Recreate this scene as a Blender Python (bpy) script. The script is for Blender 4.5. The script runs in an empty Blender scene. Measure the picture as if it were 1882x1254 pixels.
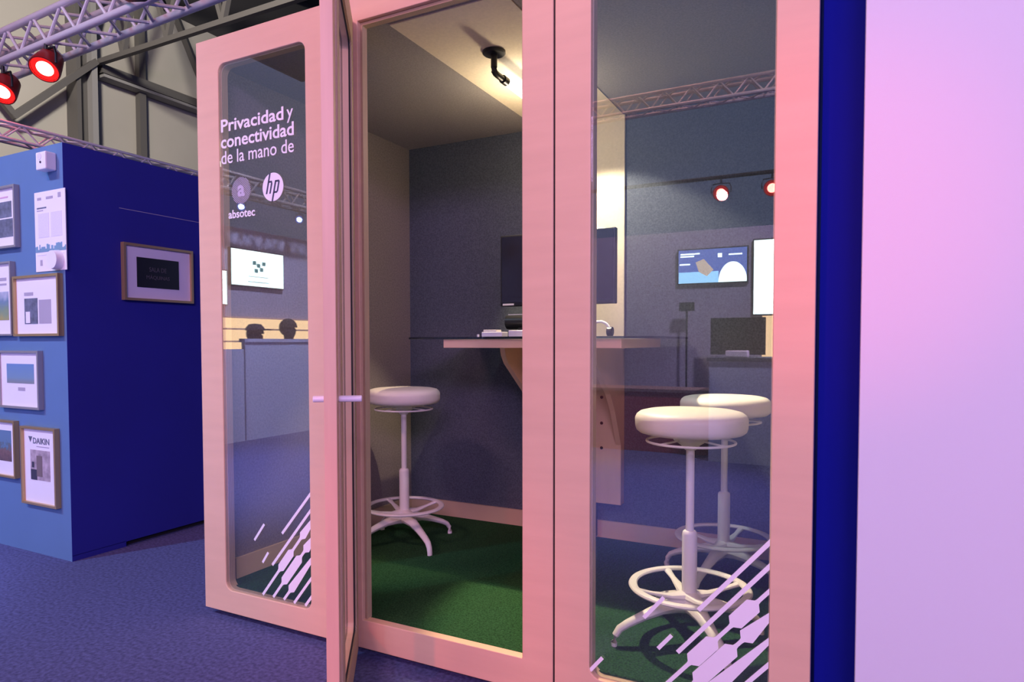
import bpy, bmesh, math, random
from mathutils import Vector, Matrix
random.seed(7)
PI = math.pi
S = bpy.context.scene
COL = S.collection

# ------------------------------------------------------------------ camera
F_PX, CX, CY = 1227.12, 915.13, 672.70          # focal length and principal point in a 1882 px wide frame
YAW, PITCH, ROLL = 0.481358, 0.034939, -0.0018774
fwd = Vector((-math.sin(YAW)*math.cos(PITCH), math.cos(YAW)*math.cos(PITCH), -math.sin(PITCH)))
rt = Vector((math.cos(YAW), math.sin(YAW), 0))
up = rt.cross(fwd)
r2 = rt*math.cos(ROLL) + up*math.sin(ROLL)
u2 = -rt*math.sin(ROLL) + up*math.cos(ROLL)
cam_d = bpy.data.cameras.new('camera')
cam = bpy.data.objects.new('camera', cam_d); COL.objects.link(cam)
m = Matrix((r2, u2, -fwd)).transposed().to_4x4(); m.translation = (0, 0, 1.13)
cam.matrix_world = m
cam_d.sensor_fit = 'HORIZONTAL'; cam_d.sensor_width = 36
cam_d.lens = F_PX/1882*36
cam_d.shift_x = (941-CX)/1882
cam_d.shift_y = (CY-627)/1882
cam_d.clip_start = .05; cam_d.clip_end = 200
S.camera = cam

# ------------------------------------------------------------------ colour management, world, lights
S.view_settings.view_transform = 'Standard'
S.view_settings.look = 'None'
S.view_settings.gamma = 1
S.view_settings.use_curve_mapping = False
S.view_settings.exposure = 0.12
W = bpy.data.worlds.new('hall_air'); S.world = W; W.use_nodes = True
W.node_tree.nodes['Background'].inputs[0].default_value = (.20, .25, .47, 1)
W.node_tree.nodes['Background'].inputs[1].default_value = .88

def aim(o, target):
    d = Vector(target) - o.location
    o.rotation_euler = d.to_track_quat('-Z', 'Y').to_euler()
def light(name, kind, loc, target, power, color, **kw):
    d = bpy.data.lights.new(name, kind); d.energy = power; d.color = color
    for k, v in kw.items(): setattr(d, k, v)
    o = bpy.data.objects.new(name, d); COL.objects.link(o); o.location = loc
    if target is not None: aim(o, target)
    return o
# lilac wash from the stage lighting rig behind and above the camera
light('lilac_wash_light', 'AREA', (2.4, -4.0, 3.6), (-.9, 1.9, .7), 250, (.82, .46, 1.0), shape='RECTANGLE', size=3.0, size_y=.8)
light('pink_wash_light', 'AREA', (-3.2, -3.9, 6.8), (-1.5, 1.9, 1.2), 300, (1.0, .47, .53), shape='RECTANGLE', size=2.5, size_y=.6)
# blue spots added to brighten the floor mirrored in the panes
light('floor_fill_light', 'SPOT', (-4.2, -2.2, 7.0), (-4.5, -.3, 0), 8000, (.42, .48, 1.0), spot_size=math.radians(34), spot_blend=1, shadow_soft_size=.2)
light('stand_fill_light', 'SPOT', (-6.0, -3.4, 6.6), (-4.2, 2.0, 1.1), 1500, (.34, .62, 1.0), spot_size=math.radians(40), spot_blend=.8, shadow_soft_size=.15)  # added to brighten the steel blue front of the stand
light('floor_fill_light', 'SPOT', (-.8, -2.6, 6.8), (-1.3, -1.0, 0), 4000, (.40, .46, 1.0), spot_size=math.radians(30), spot_blend=1, shadow_soft_size=.2)
# neutral hall lighting on the steel hall
light('hall_light', 'SPOT', (-4.5, 1.0, 7.2), (-12, 8.3, 5.2), 5200, (1.0, .95, .86), spot_size=math.radians(75), spot_blend=.6, shadow_soft_size=.5)
# spots added to brighten the backdrop and counters mirrored in the panes
light('backdrop_fill_light', 'SPOT', (-3.2, -1.6, 6.0), (-7.0, -3.4, 1.2), 3600, (.58, .62, 1.0), spot_size=math.radians(60), spot_blend=.7, shadow_soft_size=.2)
light('backdrop_fill_light', 'SPOT', (1.0, -1.0, 6.0), (-1.3, -5.0, 1.0), 2600, (.80, .66, 1.0), spot_size=math.radians(60), spot_blend=.7, shadow_soft_size=.2)
# red spots
light('red_spot_light', 'SPOT', (-1.36, -4.70, 2.90), (-.10, 1.9, 1.45), 520, (1, .05, .06), spot_size=math.radians(10), spot_blend=1, shadow_soft_size=.06)
light('red_spot_light', 'SPOT', (-.84, -4.70, 2.88), (-1.3, 1.9, .1), 380, (1, .06, .08), spot_size=math.radians(13), spot_blend=.9, shadow_soft_size=.08)

# ------------------------------------------------------------------ helpers
def bx(bm, x0, x1, y0, y1, z0, z1, M=None):
    vs = [bm.verts.new(v) for v in [(x0,y0,z0),(x1,y0,z0),(x1,y1,z0),(x0,y1,z0),(x0,y0,z1),(x1,y0,z1),(x1,y1,z1),(x0,y1,z1)]]
    for f in [(0,3,2,1),(4,5,6,7),(0,1,5,4),(1,2,6,5),(2,3,7,6),(3,0,4,7)]:
        bm.faces.new([vs[i] for i in f])
    if M is not None: bmesh.ops.transform(bm, matrix=M, verts=vs)
    return vs
def tube(bm, a, b, r0, r1=None, n=16, cap=True):
    a, b = Vector(a), Vector(b); r1 = r0 if r1 is None else r1
    d = (b-a).normalized(); t = Vector((0,0,1)) if abs(d.z) < .9 else Vector((1,0,0))
    x = d.cross(t).normalized(); y = d.cross(x)
    A = [bm.verts.new(a+(x*math.cos(k*2*PI/n)+y*math.sin(k*2*PI/n))*r0) for k in range(n)]
    B = [bm.verts.new(b+(x*math.cos(k*2*PI/n)+y*math.sin(k*2*PI/n))*r1) for k in range(n)]
    for k in range(n): bm.faces.new((A[k], A[(k+1)%n], B[(k+1)%n], B[k]))
    if cap: bm.faces.new(A[::-1]); bm.faces.new(B)
def path_tube(bm, pts, r, n=10, rs=None, flat=1.0):
    pts = [Vector(p) for p in pts]; rings = []
    for i, p in enumerate(pts):
        d = (pts[min(i+1, len(pts)-1)]-pts[max(i-1, 0)]).normalized()
        t = Vector((0,0,1)) if abs(d.z) < .95 else Vector((1,0,0))
        x = d.cross(t).normalized(); y = x.cross(d)
        rr = rs[i] if rs else r
        rings.append([bm.verts.new(p+x*math.cos(k*2*PI/n)*rr+y*math.sin(k*2*PI/n)*rr*flat) for k in range(n)])
    for A, B in zip(rings, rings[1:]):
        for k in range(n): bm.faces.new((A[k], A[(k+1)%n], B[(k+1)%n], B[k]))
    bm.faces.new(rings[0][::-1]); bm.faces.new(rings[-1])
def lathe(bm, prof, n=48, c=(0,0,0)):
    rings = []
    for r, z in prof:
        if r < 1e-6: rings.append([bm.verts.new((c[0], c[1], c[2]+z))])
        else: rings.append([bm.verts.new((c[0]+r*math.cos(k*2*PI/n), c[1]+r*math.sin(k*2*PI/n), c[2]+z)) for k in range(n)])
    for A, B in zip(rings, rings[1:]):
        for k in range(n):
            k2 = (k+1) % n
            if len(A) == 1 and len(B) == 1: continue
            if len(A) == 1: bm.faces.new((A[0], B[k], B[k2]))
            elif len(B) == 1: bm.faces.new((A[k], A[k2], B[0]))
            else: bm.faces.new((A[k], A[k2], B[k2], B[k]))
def prism_xz(bm, pts, y0, y1):
    a = [bm.verts.new((x, y0, z)) for x, z in pts]; b = [bm.verts.new((x, y1, z)) for x, z in pts]
    bm.faces.new(a); bm.faces.new(b[::-1]); n = len(pts)
    for k in range(n): bm.faces.new((a[k], b[k], b[(k+1)%n], a[(k+1)%n]))
def prism_yz(bm, pts, x0, x1):
    a = [bm.verts.new((x0, y, z)) for y, z in pts]; b = [bm.verts.new((x1, y, z)) for y, z in pts]
    bm.faces.new(a); bm.faces.new(b[::-1]); n = len(pts)
    for k in range(n): bm.faces.new((a[k], b[k], b[(k+1)%n], a[(k+1)%n]))
def plate(bm, X0, X1, Z0, Z1, hx0, hx1, hz0, hz1, r, y0, y1, seg=8):
    """board in the XZ plane with a rounded rectangular hole"""
    inner, outer = [], []
    for cx, cz, a0, ox, oz in ((hx1-r, hz1-r, 0, X1, Z1), (hx0+r, hz1-r, 90, X0, Z1), (hx0+r, hz0+r, 180, X0, Z0), (hx1-r, hz0+r, 270, X1, Z0)):
        for k in range(seg+1):
            a = math.radians(a0+90*k/seg); p = (cx+r*math.cos(a), cz+r*math.sin(a)); inner.append(p)
            f = k/seg
            first_x = a0 in (0, 180)       # arc starts on the vertical edge
            if f < .5:
                g = f*2
                q = (ox, cz+(oz-cz)*g) if first_x else (cx+(ox-cx)*g, oz)
            elif f > .5:
                g = (f-.5)*2
                q = (ox+(cx-ox)*g, oz) if first_x else (ox, oz+(cz-oz)*g)
            else: q = (ox, oz)
            outer.append(q)
    n = len(inner)
    V = {}
    for nm, L in (('i', inner), ('o', outer)):
        for y in (y0, y1): V[nm, y] = [bm.verts.new((p[0], y, p[1])) for p in L]
    for k in range(n):
        j = (k+1) % n
        bm.faces.new((V['i',y0][k], V['i',y0][j], V['o',y0][j], V['o',y0][k]))
        bm.faces.new((V['i',y1][j], V['i',y1][k], V['o',y1][k], V['o',y1][j]))
        bm.faces.new((V['i',y0][j], V['i',y0][k], V['i',y1][k], V['i',y1][j]))
        bm.faces.new((V['o',y0][k], V['o',y0][j], V['o',y1][j], V['o',y1][k]))
def ob(name, bm, m, parent=None, smooth=False, bevel=0, loc=None):
    bmesh.ops.recalc_face_normals(bm, faces=bm.faces)
    me = bpy.data.meshes.new(name); bm.to_mesh(me); bm.free()
    me.materials.append(m)
    if smooth:
        for p in me.polygons: p.use_smooth = True
        try: me.set_sharp_from_angle(angle=math.radians(35))
        except Exception: pass
    o = bpy.data.objects.new(name, me); COL.objects.link(o)
    if parent is not None: o.parent = parent
    if loc is not None: o.location = loc
    if bevel:
        b = o.modifiers.new('bevel', 'BEVEL'); b.width = bevel; b.segments = 2; b.limit_method = 'ANGLE'; b.angle_limit = math.radians(40)
    return o
def NB(): return bmesh.new()
def box_ob(name, m, parent, *a, bevel=0, M=None):
    bm = NB(); bx(bm, *a, M=M); return ob(name, bm, m, parent, bevel=bevel)
def thing(name, label, cat, loc=(0,0,0), rz=0, group=None):
    o = bpy.data.objects.new(name, None); COL.objects.link(o); o.location = loc; o.rotation_euler = (0,0,rz)
    o.empty_display_size = .1
    return tag(o, label, cat, group)
def tag(o, label, cat, group=None):
    o['label'] = label; o['category'] = cat
    if group: o['group'] = group
    return o
def struct(o): o['kind'] = 'structure'; return o
def dup(root, loc, rz, label, group=None):
    r = root.copy(); COL.objects.link(r); r.location = loc; r.rotation_euler = (0,0,rz); r['label'] = label
    if group: r['group'] = group
    for ch in list(root.children):
        c = ch.copy(); COL.objects.link(c); c.parent = r
        for g in list(ch.children):
            d = g.copy(); COL.objects.link(d); d.parent = c
    return r
def text_ob(name, s, m, parent, x0, x1, z0, z1, y, depth=.0008, bold=0, sx=1.0, M=None, align_height=False):
    """letters in the XZ plane facing -Y, fitted to the box x0..x1, z0..z1"""
    cu = bpy.data.curves.new('tmp', 'FONT'); cu.body = s; cu.size = 1; cu.extrude = .01; cu.offset = bold; cu.resolution_u = 3
    t = bpy.data.objects.new('tmp', cu); COL.objects.link(t)
    bpy.context.view_layer.update()
    me = bpy.data.meshes.new_from_object(t)
    bpy.data.objects.remove(t)
    xs = [v.co.x for v in me.vertices]; ys = [v.co.y for v in me.vertices]
    ax, bxx, ay, by = min(xs), max(xs), min(ys), max(ys)
    for v in me.vertices:
        px = x0+(v.co.x-ax)/(bxx-ax)*(x1-x0); pz = z0+(v.co.y-ay)/(by-ay)*(z1-z0)
        v.co = Vector((px, y-depth*(.5+v.co.z/.02), pz))
    if M is not None: me.transform(M)
    me.materials.clear(); me.materials.append(m)
    o = bpy.data.objects.new(name, me); COL.objects.link(o)
    if parent is not None: o.parent = parent
    return o

# ------------------------------------------------------------------ materials
def mat(name, color, rough=.6, metal=0, noise=None, bump=None, spec=.5, emit=None, estr=0, sheen=0):
    """noise = (scale, amount, stretch)   bump = (scale, strength)"""
    m = bpy.data.materials.new(name); m.use_nodes = True; nt = m.node_tree; N = nt.nodes; L = nt.links
    b = N['Principled BSDF']
    b.inputs['Base Color'].default_value = (*color, 1); b.inputs['Roughness'].default_value = rough; b.inputs['Metallic'].default_value = metal
    b.inputs['Specular IOR Level'].default_value = spec
    if emit: b.inputs['Emission Color'].default_value = (*emit, 1); b.inputs['Emission Strength'].default_value = estr
    tc = N.new('ShaderNodeTexCoord')
    if noise:
        mp = N.new('ShaderNodeMapping'); mp.inputs['Scale'].default_value = noise[2] if len(noise) > 2 else (1,1,1)
        nz = N.new('ShaderNodeTexNoise'); nz.inputs['Scale'].default_value = noise[0]; nz.inputs['Detail'].default_value = 5
        rmp = N.new('ShaderNodeValToRGB')
        a = noise[1]
        rmp.color_ramp.elements[0].position = .3; rmp.color_ramp.elements[1].position = .7
        rmp.color_ramp.elements[0].color = (*[c*(1-a) for c in color], 1)
        rmp.color_ramp.elements[1].color = (*[min(1, c*(1+a)) for c in color], 1)
        L.new(tc.outputs['Object'], mp.inputs[0]); L.new(mp.outputs[0], nz.inputs[0]); L.new(nz.outputs[0], rmp.inputs[0]); L.new(rmp.outputs[0], b.inputs['Base Color'])
    if bump:
        nb = N.new('ShaderNodeTexNoise'); nb.inputs['Scale'].default_value = bump[0]; nb.inputs['Detail'].default_value = 3
        bp = N.new('ShaderNodeBump'); bp.inputs['Strength'].default_value = bump[1]; bp.inputs['Distance'].default_value = .004
        L.new(tc.outputs['Object'], nb.inputs[0]); L.new(nb.outputs[0], bp.inputs['Height']); L.new(bp.outputs[0], b.inputs['Normal'])
    return m
def emis(name, color, s):
    m = bpy.data.materials.new(name); m.use_nodes = True; nt = m.node_tree
    nt.nodes.remove(nt.nodes['Principled BSDF']); e = nt.nodes.new('ShaderNodeEmission')
    e.inputs[0].default_value = (*color, 1); e.inputs[1].default_value = s
    nt.links.new(e.outputs[0], nt.nodes['Material Output'].inputs[0]); return m
def glass(name, ior=1.9, tint=(.93,.96,.96), rough=0.0):
    m = bpy.data.materials.new(name); m.use_nodes = True; nt = m.node_tree; N = nt.nodes; L = nt.links
    N.remove(N['Principled BSDF'])
    t = N.new('ShaderNodeBsdfTransparent'); t.inputs[0].default_value = (*tint, 1)
    g = N.new('ShaderNodeBsdfGlossy'); g.inputs['Roughness'].default_value = rough; g.inputs[0].default_value = (1,1,1,1)
    f = N.new('ShaderNodeFresnel'); f.inputs[0].default_value = ior
    x = N.new('ShaderNodeMixShader')
    geo = N.new('ShaderNodeNewGeometry')   # the back of a pane's surface reflects like its front
    ior_mix = N.new('ShaderNodeMix'); ior_mix.inputs[2].default_value = ior; ior_mix.inputs[3].default_value = 1/ior
    L.new(geo.outputs['Backfacing'], ior_mix.inputs[0])
    L.new(ior_mix.outputs[0], f.inputs[0])
    L.new(f.outputs[0], x.inputs[0]); L.new(t.outputs[0], x.inputs[1]); L.new(g.outputs[0], x.inputs[2])
    L.new(x.outputs[0], N['Material Output'].inputs[0]); return m

M_birch = mat('birch_face', (.80,.525,.345), .45, noise=(5, .035, (.6,1,5)), bump=(60, .05))
M_birch_v = mat('birch_stile', (.80,.525,.345), .45, noise=(5, .05, (6,6,.5)), bump=(60, .05))
def ply_mat():
    m = mat('plywood_edge', (.60,.44,.28), .6); nt = m.node_tree; N = nt.nodes; L = nt.links
    tc = N.new('ShaderNodeTexCoord'); w = N.new('ShaderNodeTexWave'); w.wave_type = 'BANDS'; w.bands_direction = 'Y'
    w.inputs['Scale'].default_value = 90; w.inputs['Distortion'].default_value = 1
    r = N.new('ShaderNodeValToRGB'); r.color_ramp.elements[0].color = (.42,.29,.17,1); r.color_ramp.elements[1].color = (.70,.54,.36,1)
    L.new(tc.outputs['Object'], w.inputs[0]); L.new(w.outputs[0], r.inputs[0]); L.new(r.outputs[0], N['Principled BSDF'].inputs['Base Color']); return m
M_ply = ply_mat()
M_bodyblue = mat('navy_laminate', (.006,.012,.30), .85, spec=.15)
M_felt_l = mat('beige_felt', (.25,.215,.21), .95, spec=.1, noise=(120, .18), bump=(300, .4))
M_felt_d = mat('slate_felt', (.10,.115,.145), .95, spec=.1, noise=(140, .25), bump=(300, .4))
M_ceilf = mat('grey_ceiling_felt', (.30,.28,.27), .95, noise=(140, .15), bump=(300, .3))
M_cream = mat('cream_felt', (.80,.70,.52), .9, noise=(90, .05), bump=(250, .2))
M_turf = mat('green_carpet', (.026,.085,.032), .95, spec=.05, noise=(160, .5), bump=(400, .8))
M_base = mat('birch_baseboard', (.62,.45,.30), .5)
M_glass = glass('window_glass', 1.95)
M_glassd = glass('smoked_glass', 1.5, (.35,.42,.50))
M_vinyl = mat('white_vinyl', (.93,.90,.93), .6)
M_vinyl_t = mat('thin_white_vinyl', (.55,.50,.62), .6)
M_slate = mat('slate_print', (.05,.055,.10), .6)
M_black = mat('black_plastic', (.012,.012,.014), .35)
M_blackm = mat('black_metal', (.02,.02,.022), .4, .6)
M_screen = mat('dark_screen', (.008,.006,.014), .12)
M_white = mat('white_powder_coat', (.84,.81,.76), .4)
M_seat = mat('white_leather', (.84,.79,.72), .5, bump=(200, .1))
M_whitep = mat('white_plastic', (.85,.83,.85), .4)
M_carpet = mat('blue_carpet', (.095,.105,.24), .95, spec=.15, noise=(70, .35), bump=(420, .35))
M_wallwhite = mat('white_wall_paint', (.74,.74,.82), .7, bump=(30, .03))
M_lblue = mat('steel_blue_paint', (.105,.205,.39), .8, noise=(3, .04))
M_navy = mat('navy_paint', (.016,.018,.26), .8, noise=(2, .08))
M_gold = mat('gold_frame', (.55,.38,.18), .35, .6)
M_silverf = mat('silver_frame', (.42,.40,.40), .4, .5)
M_paper = mat('white_paper', (.86,.82,.86), .7)
M_alu = mat('aluminium', (.74,.70,.70), .4, .25)
M_steel = mat('dark_steel', (.075,.068,.062), .6)
M_steel_l = mat('grey_steel', (.20,.19,.18), .6)
M_hall = mat('hall_cladding', (.30,.275,.235), .8, noise=(.6, .08))
M_roof = mat('dark_roof', (.02,.018,.018), .9)
M_stage = mat('grey_backdrop', (.35,.34,.42), .8)
M_ink = mat('grey_ink', (.42,.38,.46), .8)
M_dkink = mat('dark_ink', (.05,.05,.08), .6)
M_rubber = mat('dark_gasket', (.01,.008,.01), .7)

# ------------------------------------------------------------------ setting
bm = NB(); bx(bm, -14, 8, -9, 22, -.1, 0); struct(ob('floor', bm, M_carpet))
# the steel hall: long side wall with cladding joints and the dark roof
bm = NB(); bx(bm, -12.2, -12, -2, 30, 0, 7.66)
wl = struct(ob('wall_left', bm, M_hall))
bm = NB(); bx(bm, -12.2, 8, -9, 30, 9.6, 9.7); bx(bm, -12.2, -12.05, -9, 30, 7.66, 9.6)
for k in range(14):
    y = 2+k*2.0; bx(bm, -12, 6, y, y+.12, 9.35, 9.6)
struct(ob('ceiling', bm, M_roof))
# white wall of the neighbouring stand and the blue filler partition
bm = NB(); bx(bm, .030, 5.0, 1.874, 1.97, 0, 3.6); ww = struct(ob('wall_right', bm, M_wallwhite, bevel=.002))
bm = NB(); bx(bm, -.066, 5.0, 1.985, 2.05, 0, 3.6); struct(ob('wall_back', bm, M_bodyblue))

# ------------------------------------------------------------------ exhibition stand on the left
st = thing('display_stand', 'tall blue walled exhibition stand with framed pictures, steel blue front and navy side', 'exhibition stand', (-3.9, 2.5, 0))
def rel(bm, o): bmesh.ops.translate(bm, vec=-o.location, verts=bm.verts)
def pob(name, bm, m, t, **k):
    rel(bm, t); return ob(name, bm, m, t, **k)
bm = NB(); bx(bm, -9.0, -3.535, 2.008, 2.10, 0, 2.148); pob('front_panel', bm, M_lblue, st)
bm = NB(); bx(bm, -3.63, -3.534, 2.0082, 7.2, .028, 2.148); bx(bm, -3.63, -3.534, 2.0082, 2.30, 0, .03); pob('side_panel', bm, M_navy, st)
bm = NB(); bx(bm, -3.62, -3.56, 2.12, 7.1, 0, .03); pob('shadow_gap_plinth', bm, M_rubber, st)  # near-black block stands in for the shadow gap at the base
bm = NB(); bx(bm, -3.5345, -3.5335, 2.30, 5.0, 1.868, 1.871); pob('pale_streak', bm, M_ink, st)  # thin pale line along the navy side

# pictures on the stand front (XZ plane, facing -Y)
def picture(x0, x1, z0, z1, fr, w, d, label, art, mat_w=None, y=2.008, M=None, group='framed pictures on the steel blue wall'):
    cx, cz = (x0+x1)/2, (z0+z1)/2
    t = thing('picture_frame', label, 'picture', (cx, y, cz), group=group)
    hw, hh = (x1-x0)/2, (z1-z0)/2
    bm = NB(); plate(bm, -hw, hw, -hh, hh, -hw+w, hw-w, -hh+w, hh-w, .0008, -d, -.0005, seg=2); ob('frame', bm, fr, t, bevel=.003)
    bm = NB(); bx(bm, -hw+w, hw-w, -d*.45, -.001, -hh+w, hh-w); ob('mat_board', bm, M_paper, t)
    art(t, hw-w, hh-w, -d*.45)
    if M is not None: t.rotation_euler = M
    return t
def rect(t, name, m, x0, x1, z0, z1, y, th=.0015):
    bm = NB(); bx(bm, x0, x1, y-th, y, z0, z1); return ob(name, bm, m, t)
def ramp_mat(name, stops, axis='Z', scale=1.0, off=0.0, nz=0, ns=10):
    m = mat(name, (.5,.5,.5), .7); nt = m.node_tree; N = nt.nodes; L = nt.links
    tc = N.new('ShaderNodeTexCoord'); sp = N.new('ShaderNodeSeparateXYZ'); r = N.new('ShaderNodeValToRGB')
    ma = N.new('ShaderNodeMath'); ma.operation = 'MULTIPLY_ADD'; ma.inputs[1].default_value = scale; ma.inputs[2].default_value = off
    L.new(tc.outputs['Object'], sp.inputs[0]); L.new(sp.outputs[axis], ma.inputs[0])
    if nz:
        n = N.new('ShaderNodeTexNoise'); n.inputs['Scale'].default_value = ns; L.new(tc.outputs['Object'], n.inputs[0])
        m2 = N.new('ShaderNodeMath'); m2.operation = 'MULTIPLY_ADD'; m2.inputs[1].default_value = nz
        L.new(n.outputs[0], m2.inputs[0]); L.new(ma.outputs[0], m2.inputs[2]); L.new(m2.outputs[0], r.inputs[0])
    else: L.new(ma.outputs[0], r.inputs[0])
    els = r.color_ramp.elements
    els[0].position = stops[0][0]; els[0].color = (*stops[0][1], 1); els[1].position = stops[-1][0]; els[1].color = (*stops[-1][1], 1)
    for p, c in stops[1:-1]: e = els.new(p); e.color = (*c, 1)
    L.new(r.outputs[0], N['Principled BSDF'].inputs['Base Color']); return m
M_sky = ramp_mat('beach_print', [(0,(.30,.28,.24)),(.25,(.22,.27,.30)),(.35,(.18,.30,.42)),(1,(.12,.26,.55))], scale=5, off=.3)
M_city = ramp_mat('city_print', [(0,(.05,.05,.07)),(.45,(.20,.12,.12)),(.55,(.10,.16,.20)),(.62,(.12,.22,.34)),(1,(.12,.22,.36))], scale=4, off=.25, nz=.5, ns=45)
M_land = ramp_mat('landscape_print', [(0,(.40,.36,.12)),(.3,(.22,.32,.20)),(.6,(.16,.26,.36)),(1,(.62,.62,.70))], scale=5, off=.4, nz=.5, ns=20)
M_slatep = mat('slate_photo', (.14,.16,.22), .7, noise=(30, .35))
M_interior = mat('room_photo', (.42,.34,.38), .7, noise=(25, .35))
M_pink = mat('pink_ink', (.70,.42,.55), .7)

def art1(t, a, b, y):
    rect(t, 'photo', M_slatep, -a*.9, a*.72, 0, .085, y); rect(t, 'photo', M_slatep, -a*.9, a*.78, -.105, -.008, y)
    rect(t, 'heading', M_pink, -a*.5, a*.5, .105, .113, y)
picture(-4.26, -3.935, 1.645, 1.978, M_silverf, .012, .028, 'silver framed picture with two grey photo strips, topmost at the left edge', art1)
def art2(t, a, b, y):
    rect(t, 'photo', M_land, -a*.6, a*.72, -.115, .04, y); rect(t, 'heading', M_ink, -a*.1, a*.6, .10, .116, y); rect(t, 'heading', M_ink, a*.1, a*.6, .075, .085, y)
picture(-4.30, -3.992, 1.172, 1.573, M_silverf, .010, .028, 'silver framed picture with a green landscape print, left of the gold framed one', art2)
def art3(t, a, b, y):
    rect(t, 'photo', M_slatep, -a*.62, a*.0, -.095, .04, y); rect(t, 'caption_block', M_ink, a*.06, a*.62, -.095, .03, y, .0008)
    rect(t, 'heading', M_ink, -a*.62, -a*.2, .055, .072, y); rect(t, 'photo_inset', M_paper, -a*.55, -a*.35, -.09, -.03, y-.0016)
picture(-3.976, -3.556, 1.168, 1.488, M_gold, .013, .028, 'gold framed picture with a square slate photo, just below the white poster', art3)
def art4(t, a, b, y):
    rect(t, 'photo', M_sky, -a*.68, a*.72, -.02, .085, y); rect(t, 'caption', M_ink, -a*.1, a*.25, -.06, -.042, y)
picture(-4.15, -3.752, .779, 1.091, M_silverf, .012, .028, 'silver framed picture of a blue sky over a beach', art4)
def art5(t, a, b, y):
    rect(t, 'photo', M_city, -a*.7, a*.70, -.07, .10, y)
picture(-4.32, -3.998, .393, .708, M_gold, .011, .028, 'gold framed picture of dark buildings, cut off at the left edge, lowest there', art5)
def art6(t, a, b, y):
    prism = NB(); prism_xz(prism, [(-.105,.155),(-.07,.155),(-.0875,.125)], y-.0015, y); ob('logo_mark', prism, M_slatep, t)
    text_ob('lettering', 'DAIKIN', M_slatep, t, -.062, .088, .118, .150, y-.0005, bold=.02)
    rect(t, 'caption', M_ink, -.03, .085, .102, .106, y)
    rect(t, 'photo', M_interior, -.09, .09, -.075, .085, y)
    rect(t, 'photo_detail', M_dkink, -.085, -.03, -.075, -.02, y-.0016); rect(t, 'photo_detail', mat('mirror_detail', (.20,.15,.15), .6), -.03, .02, -.055, .055, y-.0016)
    rect(t, 'photo_detail', M_dkink, -.075, -.055, -.01, .02, y-.0016)
picture(-3.94, -3.618, .270, .687, M_gold, .012, .028, 'gold framed poster headed DAIKIN with a room photo, nearest the corner', art6)

# dark picture on the navy side (faces +X)
def art7(t, a, b, y):
    rect(t, 'name_plate', M_black, -a*.66, a*.62, -b*.56, b*.60, y, .004)
    text_ob('lettering', 'SALA DE', mat('faded_grey_ink', (.11,.11,.11), .6), t, -.062, .045, .010, .036, y-.0045)
    text_ob('lettering', 'MÁQUINAS', bpy.data.materials['faded_grey_ink'], t, -.080, .065, -.036, -.006, y-.0045)
pf = picture(-.219, .219, -.158, .158, M_gold, .014, .028, 'gold framed black plate lettered SALA DE MÁQUINAS on the navy side wall', art7, y=0, group='framed picture on the navy side wall')
pf.location = (-3.533, 2.521, 1.526); pf.rotation_euler = (0, 0, PI/2)

# white poster with skyline
po = thing('poster', 'tall white printed poster with blue skyline beside the stand corner', 'poster', (-3.651, 2.008, 1.71))
bm = NB(); bx(bm, -.137, .137, -.004, -.0005, -.205, .207); ob('sheet', bm, M_paper, po)
y = -.004
for k, (a, b) in enumerate(((-.11,-.075),(-.03,.03),(.075,.10))): rect(po, 'emblem', M_ink, a, b, .165, .178+(k == 2)*.012, y, .001)
rect(po, 'heading', M_slatep, -.115, -.03, .120, .127, y, .001); rect(po, 'heading', M_ink, -.115, -.06, .108, .113, y, .001)
M_tint = mat('pale_lilac_ink', (.74,.70,.80), .8, noise=(200, .08))
rect(po, 'text_column', M_tint, -.105, -.01, -.03, .095, y, .001); rect(po, 'text_column', M_tint, .01, .105, -.03, .095, y, .001)
bm = NB(); random.seed(3); x = -.135
while x < .130:
    w = random.uniform(.008, .02); h = random.uniform(.012, .045); bx(bm, x, min(.136, x+w), y-.001, y, -.105, -.105+h); x += w*.9
ob('skyline', bm, mat('skyline_ink', (.20,.36,.50), .7), po)
rect(po, 'footer_line', M_tint, -.12, .12, -.122, -.118, y, .001)
for a in (-.095, -.035): rect(po, 'icon', M_ink, a, a+.02, -.175, -.145, y, .001)
# round sensor and alarm box
al = thing('alarm_box', 'small white alarm box fixed high near the stand corner', 'alarm', (-3.628, 2.008, 2.055))
bm = NB(); bx(bm, -.045, .042, -.055, 0, -.045, .045); ob('housing', bm, M_whitep, al, bevel=.006)
bm = NB(); tube(bm, (0,-.058,-.008), (0,-.054,-.008), .006); ob('indicator', bm, M_dkink, al)
bm = NB(); tube(bm, (-.01,-.0565,.022), (-.01,-.054,.022), .018, n=24); ob('grille', bm, M_tint, al)
bm = NB(); tube(bm, (0,0,0), (0,-.035,0), .052, .046, n=40)
tag(ob('round_sensor', bm, M_whitep, smooth=True, loc=(-3.585, 2.0035, 1.556)), 'round white plastic disc fixed over the lower right corner of the poster', 'sensor')

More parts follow.
